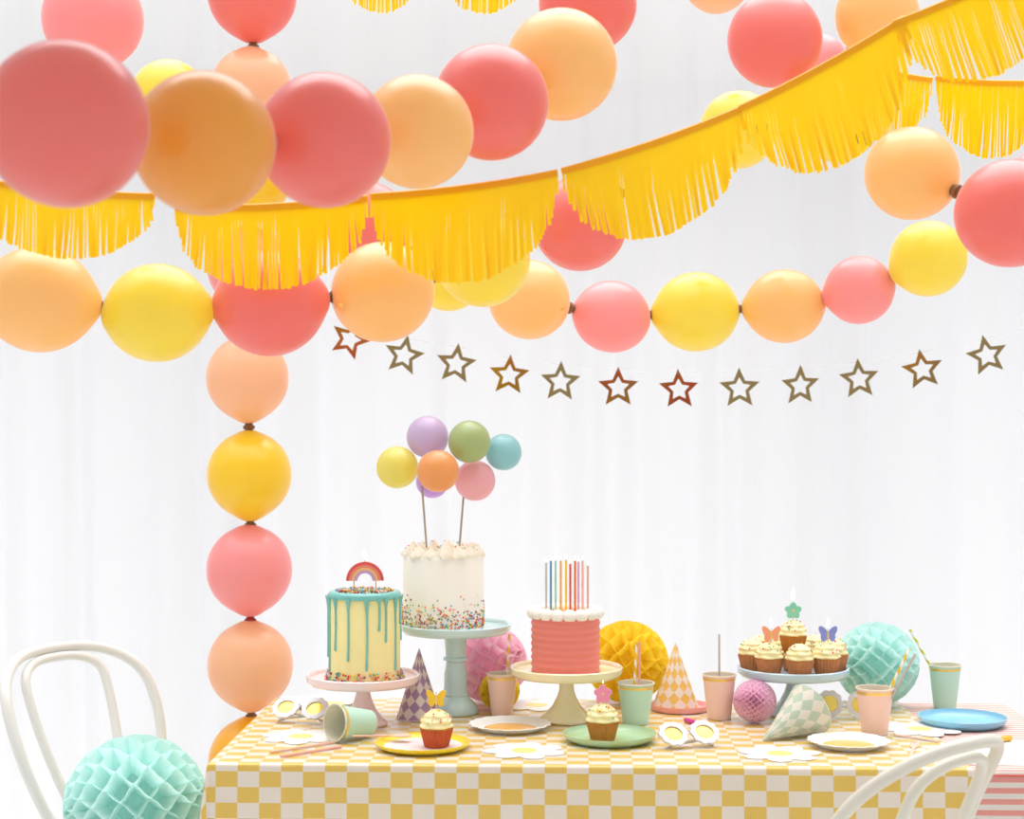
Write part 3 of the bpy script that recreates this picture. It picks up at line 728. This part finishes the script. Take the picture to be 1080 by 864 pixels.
# ---------------------------------------------------------------- cupcakes
def make_cupcake(label, loc, wrapm, s=1.0, group=None, squash=1.0, seed=0):
    t = thing('cupcake', label, 'cupcake', loc, seed*.7, group)
    def mod(r, z, a): return r*(1+.035*cos(26*a)) if r > .01 else r
    MB().lathe([(0, 0), (.0235*s, 0), (.0250*s, .002), (.0335*s, .037*s), (.0325*s, .037*s), (.030*s, .031*s), (0, .031*s)], 104, mod=mod).build('paper_case', wrapm, t)
    MB().lathe([(0, .028*s), (.030*s, .030*s), (.0325*s, .037*s), (.031*s, .044*s), (.024*s, .050*s), (0, .052*s)], 36).build('sponge', M['cake'], t)
    pf = []; n_ = 36
    for i in range(n_+1):
        q = i/n_; r = .0325*s*sqrt(max(0, 1-q**2.1)); r *= 1+.06*sin(q*20); pf.append((max(0, r), (.040+.037*q*squash)*s))
    pf = [(0, .040*s)]+pf
    fr = MB().lathe(pf, 56, mod=lambda r, z, a: r*(1+.05*sin(5*a+z*260/s+seed))).build('frosting', M['frost'], t)
    pts = []
    for i in range(34):
        a = rnd.uniform(0, 2*pi); q = rnd.uniform(.25, .97); r = .0325*s*sqrt(1-q**2.1)*1.04; pts.append((r*cos(a), r*sin(a), (.040+.037*q*squash)*s+.0005))
    sprinkles_mb(pts, .0019).build('sprinkles', SPR[:7], fr, kind='stuff')
    return t
zp = TOPZ+.1032; cx, cy = X(836.5, 3.9), 3.9
G = 'cupcakes on the sky blue stand'
lab = {270: 'front middle cupcake on the stand, below the flower candle', 225: 'cupcake on the stand bearing the orange butterfly candle', 315: 'cupcake on the stand bearing the blue butterfly candle',
       180: 'cupcake at the pink cup side rim of the stand', 0: 'cupcake at the mint honeycomb side rim of the stand', 135: 'back cupcake half hidden behind the orange butterfly',
       45: 'back cupcake half hidden behind the blue butterfly', 90: 'rear middle cupcake hidden behind the raised one'}
for dg, lb in lab.items():
    rr = .090 if dg % 90 else (.090 if dg in (90, 270) else .094)
    s_ = .94
    make_cupcake(lb, (cx+rr*cos(R(dg)), cy+rr*sin(R(dg)), zp), M['wrap'], s_, G, seed=dg*.1)
make_cupcake('flat topped cupcake in the centre of the stand supporting the raised one', (cx, cy, zp), M['wrap'], .84, G, squash=.28, seed=2)
ztop = zp+.0435
make_cupcake('raised topmost cupcake bearing the mint flower candle', (cx, cy, ztop), M['wrap_g'], .92, G, seed=5)

def butterfly(label, loc, m, s=1.0, flame=1.0, stick=.012):
    t = thing('butterfly_candle', label, 'candle', loc, 0, 'butterfly candles')
    def wing(sg):
        o_ = [(0, .004), (.003, .011), (.009, .017), (.015, .020), (.019, .018), (.0195, .012), (.017, .006), (.0145, .002), (.0155, -.003), (.0145, -.009), (.011, -.013), (.006, -.012), (.002, -.006), (0, -.004)]
        return [(sg*x*s, y*s+stick+.013*s) for x, y in (o_ if sg > 0 else o_[::-1])]
    for sg in (-1, 1): MB().prism(wing(sg), -.0022, .0022, plane='xz').xf(Matrix.Rotation(sg*-.12, 4, 'Z')).build('wing', m, t, smooth=False)
    MB().ball((0, -.001, stick+.013*s), .0028, 8, 8, sc=(1, 1, 4.2*s)).build('body', M['goldf'], t)
    MB().tube([(0, 0, -.008), (0, 0, stick+.004)], .0010, 6).build('stick', M['wood'], t)
    flame_part(t, 0, stick+.024*s, flame*.8, .008)
    return t
def flower(label, loc, m, s=1.0, flame=1.0, stick=.008):
    t = thing('flower_candle', label, 'candle', loc, 0, 'flower candles')
    o_ = []
    for k in range(60):
        a = 2*pi*k/60; r = (.0125+.0062*abs(cos(2.5*(a-pi/2))))*s*1.05; o_.append((r*cos(a), r*sin(a)+stick+.016*s))
    MB().prism(o_, -.003, .003, plane='xz').build('petals', m, t, smooth=False)
    MB().ball((0, -.003, stick+.016*s), .0032*s, 12, 8, sc=(1, .5, 1)).build('centre', M['goldf'], t)
    MB().tube([(0, 0, -.008), (0, 0, stick+.004)], .0010, 6).build('stick', M['wood'], t)
    flame_part(t, 0, stick+.034*s, flame, .006)
    return t
fz = zp+.077*.94
rr = .09
butterfly('orange butterfly candle lit on a stand cupcake', (cx+rr*cos(R(225))+.004, cy+rr*sin(R(225)), fz-.003), mat('orange_wax', (252, 170, 126), .4), 1.08, 1.1, .004)
butterfly('blue butterfly candle lit on a stand cupcake', (cx+rr*cos(R(315))+.004, cy+rr*sin(R(315)), fz-.003), mat('periwinkle_wax', (140, 152, 226), .4), 1.08, 1.1, .004)
flower('mint flower candle lit on the raised cupcake', (cx, cy, ztop+.077*.92-.001), mat('mint_wax', (140, 216, 186), .4), 1.0, 1.2, .006)

# ---------------------------------------------------------------- plates
def plate(label, loc, R_, h, m, inside=None, base=.78, name='plate', group='round plates', th=.0025):
    t = thing(name, label, 'plate', loc, 0, group)
    b0 = R_*base
    MB().lathe([(0, 0), (b0, 0), (b0+.006, .001), (R_-.002, h*.6), (R_, h), (R_-th, h), (R_-th-.003, h*.6), (b0+.002, .0045), (b0-.006, .0035), (0, .0035)], 64).build('dish', m, t)
    if inside: MB().lathe([(b0+.004, .0060), (b0-.006, .0042), (0, .0040)], 48).build('inner_lining', inside, t)
    return t
p = T(446, 789); plate('yellow plate holding the cupcake with a yellow butterfly', p, .0985, .014, M['p_yel'], M['p_in'])
pg = T(643, 781.5); plate('sage green plate holding the cupcake with a pink flower', pg, .0985, .018, M['p_green'])
pb = Vector((X(1015, 3.80), 3.80, TOPZ-.003)); plate('sky blue rimmed plate in front of the far mint cup', pb, .0975, .019, M['p_blue'], base=.80)
ph = Vector((X(717, 3.97), 3.97, TOPZ)); plate('small pink plate beneath the yellow harlequin hat', ph, .068, .014, M['p_pink'], base=.86)
# cupcakes on the plates
c1 = make_cupcake('russet cased cupcake on the yellow plate', (X(460.5, p.y), p.y-.006, TOPZ+.0045), M['wrap_r'], 1.0, 'plated cupcakes', seed=1)
butterfly('yellow butterfly candle, unlit, on the yellow plate cupcake', (X(460, p.y-.006), p.y-.006, TOPZ+.0045+.076), mat('yellow_wax', (250, 204, 40), .4), 1.05, .25, .006)
c2 = make_cupcake('golden cased cupcake on the sage green plate', (X(635.5, pg.y-.01), pg.y-.012, TOPZ+.0045), M['wrap_g'], 1.0, 'plated cupcakes', seed=3)
flower('pink flower candle, barely lit, on the green plate cupcake', (X(636, pg.y-.012), pg.y-.012, TOPZ+.0045+.076), mat('pink_wax', (246, 152, 184), .4), 1.0, .3, .004)

def scalloped(label, loc, R_, m2, nsc=18, hgt=.013):
    t = thing('scalloped_plate', label, 'plate', loc, rnd.random(), 'scalloped paper plates')
    def mod(r, z, a): return r*(1+.06*abs(cos(nsc*a/2))) if r > R_*.8 else r
    MB().lathe([(0, 0), (R_*.7, 0), (R_*.78, .001), (R_*.96, hgt), (R_, hgt+.0005), (R_*.96, hgt+.0012), (R_*.77, .0025), (R_*.7, .0015), (0, .0015)], 112, mod=mod).build('paper_dish', M['paper'], t)
    MB().lathe([(R_*.66, .0016), (R_*.66, .0024), (R_*.63, .0028), (0, .0028)], 64).build('printed_centre', m2, t, label='%s coloured printed centre' % ('amber' if m2 is M['amber'] else 'pale gold'))
    return t
scalloped('white scalloped plate with amber centre between the coral cake and yellow plate', T(538, 769), .0865, M['amber'])
scalloped('white scalloped plate with amber centre before the tallest straw cup', T(895, 787), .0815, M['amber'])
scalloped('white scalloped plate with gold centre behind the fallen mint cup', T(343, 744.5), .078, M['ygold'])

def daisy(label, px, py, R_=.088, rot=0.0, z=TOPZ):
    t = thing('daisy_cutout', label, 'paper cutout', T(px, py, z), rot, 'white daisy paper cutouts')
    o_ = []
    for k in range(144):
        a = 2*pi*k/144; r = R_*(.66+.34*abs(cos(3.5*a))**.7); o_.append((r*cos(a), r*sin(a)))
    MB().prism(o_, .0001, .0008).build('petals', M['paper'], t, smooth=False)
    MB().lathe([(0, .0013), (.026, .0013), (.026, .0008)], 32).build('yellow_centre', M['ygold'], t, smooth=False, label='pale yellow round centre')
daisy('daisy paper cutout beneath the pink straws near the table corner', 317, 777, .085, .2)
daisy('daisy paper cutout on the front edge before the green plate', 553, 792, .086, .5)
daisy('daisy paper cutout before the fallen sage hat', 822, 795, .084, .1)
daisy('daisy paper cutout between the pink cup and blue plate', 970, 769, .09, .4)
daisy('daisy paper cutout behind the coral cake stand foot', 566, 744, .08, .3)

# ---------------------------------------------------------------- paper cups and straws
def cup(label, loc, m, R_=.038, h=.095, rot=None):
    t = thing('paper_cup', label, 'cup', loc, 0, 'pastel paper cups')
    r1 = R_*.70; th = .0007
    MB().lathe([(0, .004), (r1-.001, .004), (r1-.001, 0), (r1, 0), (R_, h)], 48).build('cup_wall', m, t)
    MB().lathe([(0, .0046), (r1-th, .0046), (R_-th*1.5, h)], 48).build('lining', M['cup_in'], t)
    MB().tube([((R_+.0005)*cos(2*pi*k/48), (R_+.0005)*sin(2*pi*k/48), h) for k in range(48)], .0016, 8, closed=True).build('rolled_rim', M['cup_in'], t)
    z0, z1 = h-.0115, h-.0055; f = lambda z: r1+(R_-r1)*z/h+.0006
    MB().lathe([(f(z0), z0), (f(z1), z1)], 48).build('gold_band', M['goldf'], t, label='shiny gold band under the rim')
    return t
y1 = 3.905; cup('pink paper cup before the small yellow honeycomb ball', (X(529.5, y1), y1, TOPZ), M['cup_pink'], .0345, .094)
y2 = 3.80; cup('mint paper cup with two straws beside the green plate', (X(670.5, y2), y2, TOPZ), M['cup_mint'], .0405, .090)
y3 = 3.86; cup('pale pink paper cup between yellow hat and lilac ball', (X(758.5, y3), y3, TOPZ), M['cup_pink'], .0375, .099)
y4 = 3.68; cup('pink paper cup with yellow striped straw before the mint honeycomb ball', (X(922.5, y4), y4, TOPZ), M['cup_pink'], .0395, .098)
y5 = 4.02; cup('mint paper cup with slanting straw behind the blue plate', (X(996.5, y5), y5, TOPZ-.003), M['cup_mint'], .0370, .100)
# fallen cup
def aim(o, d, spin=0):
    o.rotation_mode = 'QUATERNION'; o.rotation_quaternion = Vector(d).normalized().to_track_quat('Z', 'Y')
half = math.atan(.3*.0385/.092)
d = Vector((-.74, -.66, 0)).normalized()
t = cup('fallen mint paper cup lying with its open mouth outward', (0, 0, 0), M['cup_mint'], .0385, .092)
mouth = Vector((X(353, 3.585), 3.585, TOPZ+.0405)); dd = (d*cos(half)+Vector((0, 0, sin(half)))).normalized(); t.location = mouth-dd*.092; aim(t, dd)

def straw(label, p0, p1, m, r=.0029, pitch=.030, group='paper straws'):
    p0, p1 = Vector(p0), Vector(p1)
    o = MB().tube([Vector((0, 0, 0)), (p1-p0)*.5, p1-p0], r, 12, uvf=lambda u, l: (u+l/pitch, l)).build('paper_straw', m); o.location = p0
    return tag(o, label, 'straw', group)
def inside(x, y, z): return Vector((x, y, z))
straw('yellow striped straw in the pink cup near the pink honeycomb ball', (X(531.5, 3.9), 3.90, TOPZ+.008), P(537.5, 669, 3.92), M['s_yel'])
straw('yellow striped straw in the mint cup beside the green plate', (X(667, 3.80), 3.80, TOPZ+.008), P(671.5, 678, 3.82), M['s_yel'])
straw('plain pink straw in the mint cup beside the green plate', (X(674, 3.79), 3.79, TOPZ+.008), P(674.5, 677, 3.79), M['s_pink'], .0030)
straw('thin beige straw in the pale pink cup', (X(759, 3.86), 3.865, TOPZ+.008), P(758.5, 669, 3.87), M['s_grey'], .0022)
straw('yellow striped straw leaning in the pink cup before the mint ball', (X(918, 3.68), 3.675, TOPZ+.010), P(959.5, 684, 3.69), M['s_yel'], .0034)
straw('grey straw leaning in the pink cup before the mint ball', (X(921, 3.665), 3.665, TOPZ+.010), P(965.5, 690, 3.66), M['s_grey'], .0028)
straw('lime striped straw slanting out of the far mint cup', (X(1003, 4.02), 4.015, TOPZ+.006), P(959.5, 664, 4.03), M['s_lime'], .0032)
straw('brownish pink straw lying before the fallen mint cup', T(285, 793.5, TOPZ+.0028), T(352, 783, TOPZ+.0028), M['wood'])
straw('reddish pink straw lying nearest the table corner', T(296, 798, TOPZ+.0028), T(360, 787.5, TOPZ+.0028), M['s_pink'])

# ---------------------------------------------------------------- party hats (cone from apex, axis +z to the open base)
def hat(label, apex, d, m, R_=.054, H=.152, spin=0, nn=8, mv=4.2):
    t = thing('party_hat', label, 'party hat', apex, 0, 'harlequin cone hats')
    def uvf(u, v): return ((u*nn+v*mv)*.5+.1, (u*nn-v*mv)*.5+.1)
    N_ = 24
    MB().lathe([(.0008+R_*i/N_, H*i/N_) for i in range(N_+1)], 56, uvf=uvf).build('card_cone', m, t)
    MB().tube([((R_+.0005)*cos(2*pi*k/56), (R_+.0005)*sin(2*pi*k/56), H) for k in range(56)], .0008, 6, closed=True).build('base_edge', M['paper'], t)
    aim(t, d); return t
hy = 3.865; hat('lilac harlequin party hat standing between pink and blue cake stands', (X(442, hy), hy, TOPZ+.1575), (0, 0, -1), M['h_pur'], .050, .156, nn=10, mv=5.5)
hy = 3.97; hat('yellow harlequin party hat standing on the pink plate', (X(712.5, hy), hy, TOPZ+.0045+.152), (0, 0, -1), M['h_yel'], .054, .152, nn=10, mv=5.5)
apex = Vector((X(804, 3.59), 3.59, TOPZ+.002)); al = math.atan(.0565/.150)
d = Vector((.81, .56, 0)).normalized(); d = d*cos(al)+Vector((0, 0, sin(al)))
hat('sage harlequin party hat lying on its side', apex, d, M['h_sage'], .0565, .150, nn=10, mv=4.5)

# ---------------------------------------------------------------- flower sunglasses
def sunglasses(label, loc, rz, tilt, s=1.0, splay=.0):
    t = thing('flower_sunglasses', label, 'sunglasses', loc, 0, 'white flower sunglasses')
    t.rotation_euler = (tilt-pi/2, 0, rz)          # local xz plane is the front; tilt = angle up from the table
    Ro, Ri, sp = .0305*s, .0195*s, .0345*s
    for sg in (-1, 1):
        o_, h_ = [], []
        for k in range(96):
            a = 2*pi*k/96; r = Ro*(.93+.10*abs(cos(5.0*a))); o_.append((sg*sp+r*cos(a), Ro+r*sin(a))); h_.append((sg*sp+Ri*cos(a), Ro+Ri*.95*sin(a)))
        MB().prism(o_, -.0035, .0025, plane='xz', hole=h_).build('rim', M['frame'], t, smooth=False)
        MB().ball((0, 0, 0), Ri*1.02, 28, 14, sc=(1, .03, .97)).xf(Matrix.Translation((sg*sp, 0, Ro))).build('lens', M['lens'], t, label='yellow mirrored lens')
    MB().tube([(-.006*s, 0, Ro*1.1), (0, -.001, Ro*1.25), (.006*s, 0, Ro*1.1)], .0028, 8).build('bridge', M['frame'], t)
    for sg in (-1, 1):
        x0 = sg*(sp+Ro*.95); MB().tube([(x0, .001, Ro*1.2), (x0, .012, Ro*1.2), (x0*.55, .018+.003*sg, Ro*.9), (-x0*.5, .020+.003*sg, Ro*.7), (-x0*.85, .021+.003*sg, Ro*.35)], [.002, .0026, .0024, .0026, .003], 8).build('temple', M['frame'], t)
    return t
g = T(313, 764); sunglasses('white flower sunglasses near the table corner beside the fallen cup', (g.x, g.y, TOPZ+.012), R(-14), R(40))
g = T(731, 790); sunglasses('white flower sunglasses lying before the yellow hat near magenta crayon', (g.x, g.y, TOPZ+.008), R(16), R(40))
g = T(892, 759); sunglasses('white flower sunglasses standing between sage hat and pink cup', (g.x, g.y+.01, TOPZ+.002), R(-10), R(82))

# ---------------------------------------------------------------- small things lying about
def lying(name, label, cat, p0, p1, r, m, taper=None, group=None):
    t = thing(name, label, cat, p0, 0, group); v = Vector(p1)-Vector(p0); return t, v
t, v = lying('wax_crayon', 'magenta crayon lying between yellow hat and flower sunglasses', 'crayon', T(722.5, 759.5, TOPZ+.0055), T(750, 765.5, TOPZ+.0055), .005, None)
MB().tube([(0, 0, 0), v*.02, v*.82, v*.84], [.0045, .0055, .0055, .0052], 14).build('barrel', M['magenta'], t)
MB().tube([v*.84, v*.85, v*1.12], [.0040, .0040, .0012], 12).build('tip', mat('deep_magenta_wax', (176, 40, 120), .4), t)
t, v = lying('felt_pen', 'felt pen with amber cap and magenta barrel on white paper', 'pen', T(1012, 784.5, .7555), T(1048, 780.5, .7555), .005, None)
MB().tube([(0, 0, 0), v*.1, v], [.0016, .0036, .0040], 12).build('barrel', M['magenta'], t)
MB().tube([v, v*1.02, v*1.50, v*1.52], [.005, .0062, .0062, .005], 14).build('cap', M['amberpen'], t)
# wooden spoon on the yellow plate
a, b2 = T(372, 776.5, TOPZ+.0175), T(436, 777, TOPZ+.0150)
t = thing('wooden_spoon', 'small pale pink wooden spoon resting on the yellow plate', 'spoon', a); v = b2-a; L_ = v.length
MB().tube([(0, 0, 0), (L_*.3, 0, 0), (L_*.62, 0, 0)], [.0022, .0018, .0022], 10).build('handle', M['wood'], t)
MB().ball((L_*.80, 0, 0), .0155, 20, 10, sc=(1.45, .9, .22)).build('bowl', M['wood'], t)
t.rotation_euler = (0, 0, math.atan2(v.y, v.x))
# wooden fork and knife by the pink cup
def fork(label, p0, p1):
    p0, p1 = Vector(p0), Vector(p1); v = p1-p0; L_ = v.length
    t = thing('wooden_fork', label, 'fork', p0, math.atan2(v.y, v.x))
    o_ = [(0, -.004), (L_*.55, -.003), (L_*.68, -.009), (L_*.78, -.009), (L_*.78, .009), (L_*.68, .009), (L_*.55, .003), (0, .004)]
    MB().prism(o_, 0, .0016).build('handle', M['wood'], t, smooth=False)
    for k in range(4):
        y = -.0078+.0052*k; MB().prism([(L_*.78, y-.0012), (L_, y-.0007), (L_, y+.0007), (L_*.78, y+.0012)], 0, .0016).build('tine', M['wood'], t, smooth=False)
fork('small pale wooden fork lying behind the cream chair back', T(960, 800), T(966, 782))
o = MB()
v = T(992, 783)-T(944, 776); L_ = v.length
o.prism([(0, -.004), (L_*.5, -.0035), (L_*.6, -.006), (L_*.95, -.005), (L_, 0), (L_*.6, .005), (L_*.5, .0035), (0, .004)], 0, .0016)
o = o.build('wooden_knife', M['wood'], smooth=False); o.location = T(944, 776)+Vector((0, 0, .001)); o.rotation_euler = (0, 0, math.atan2(v.y, v.x))
tag(o, 'small wooden knife lying across the daisy cutout beside pink cup', 'knife')
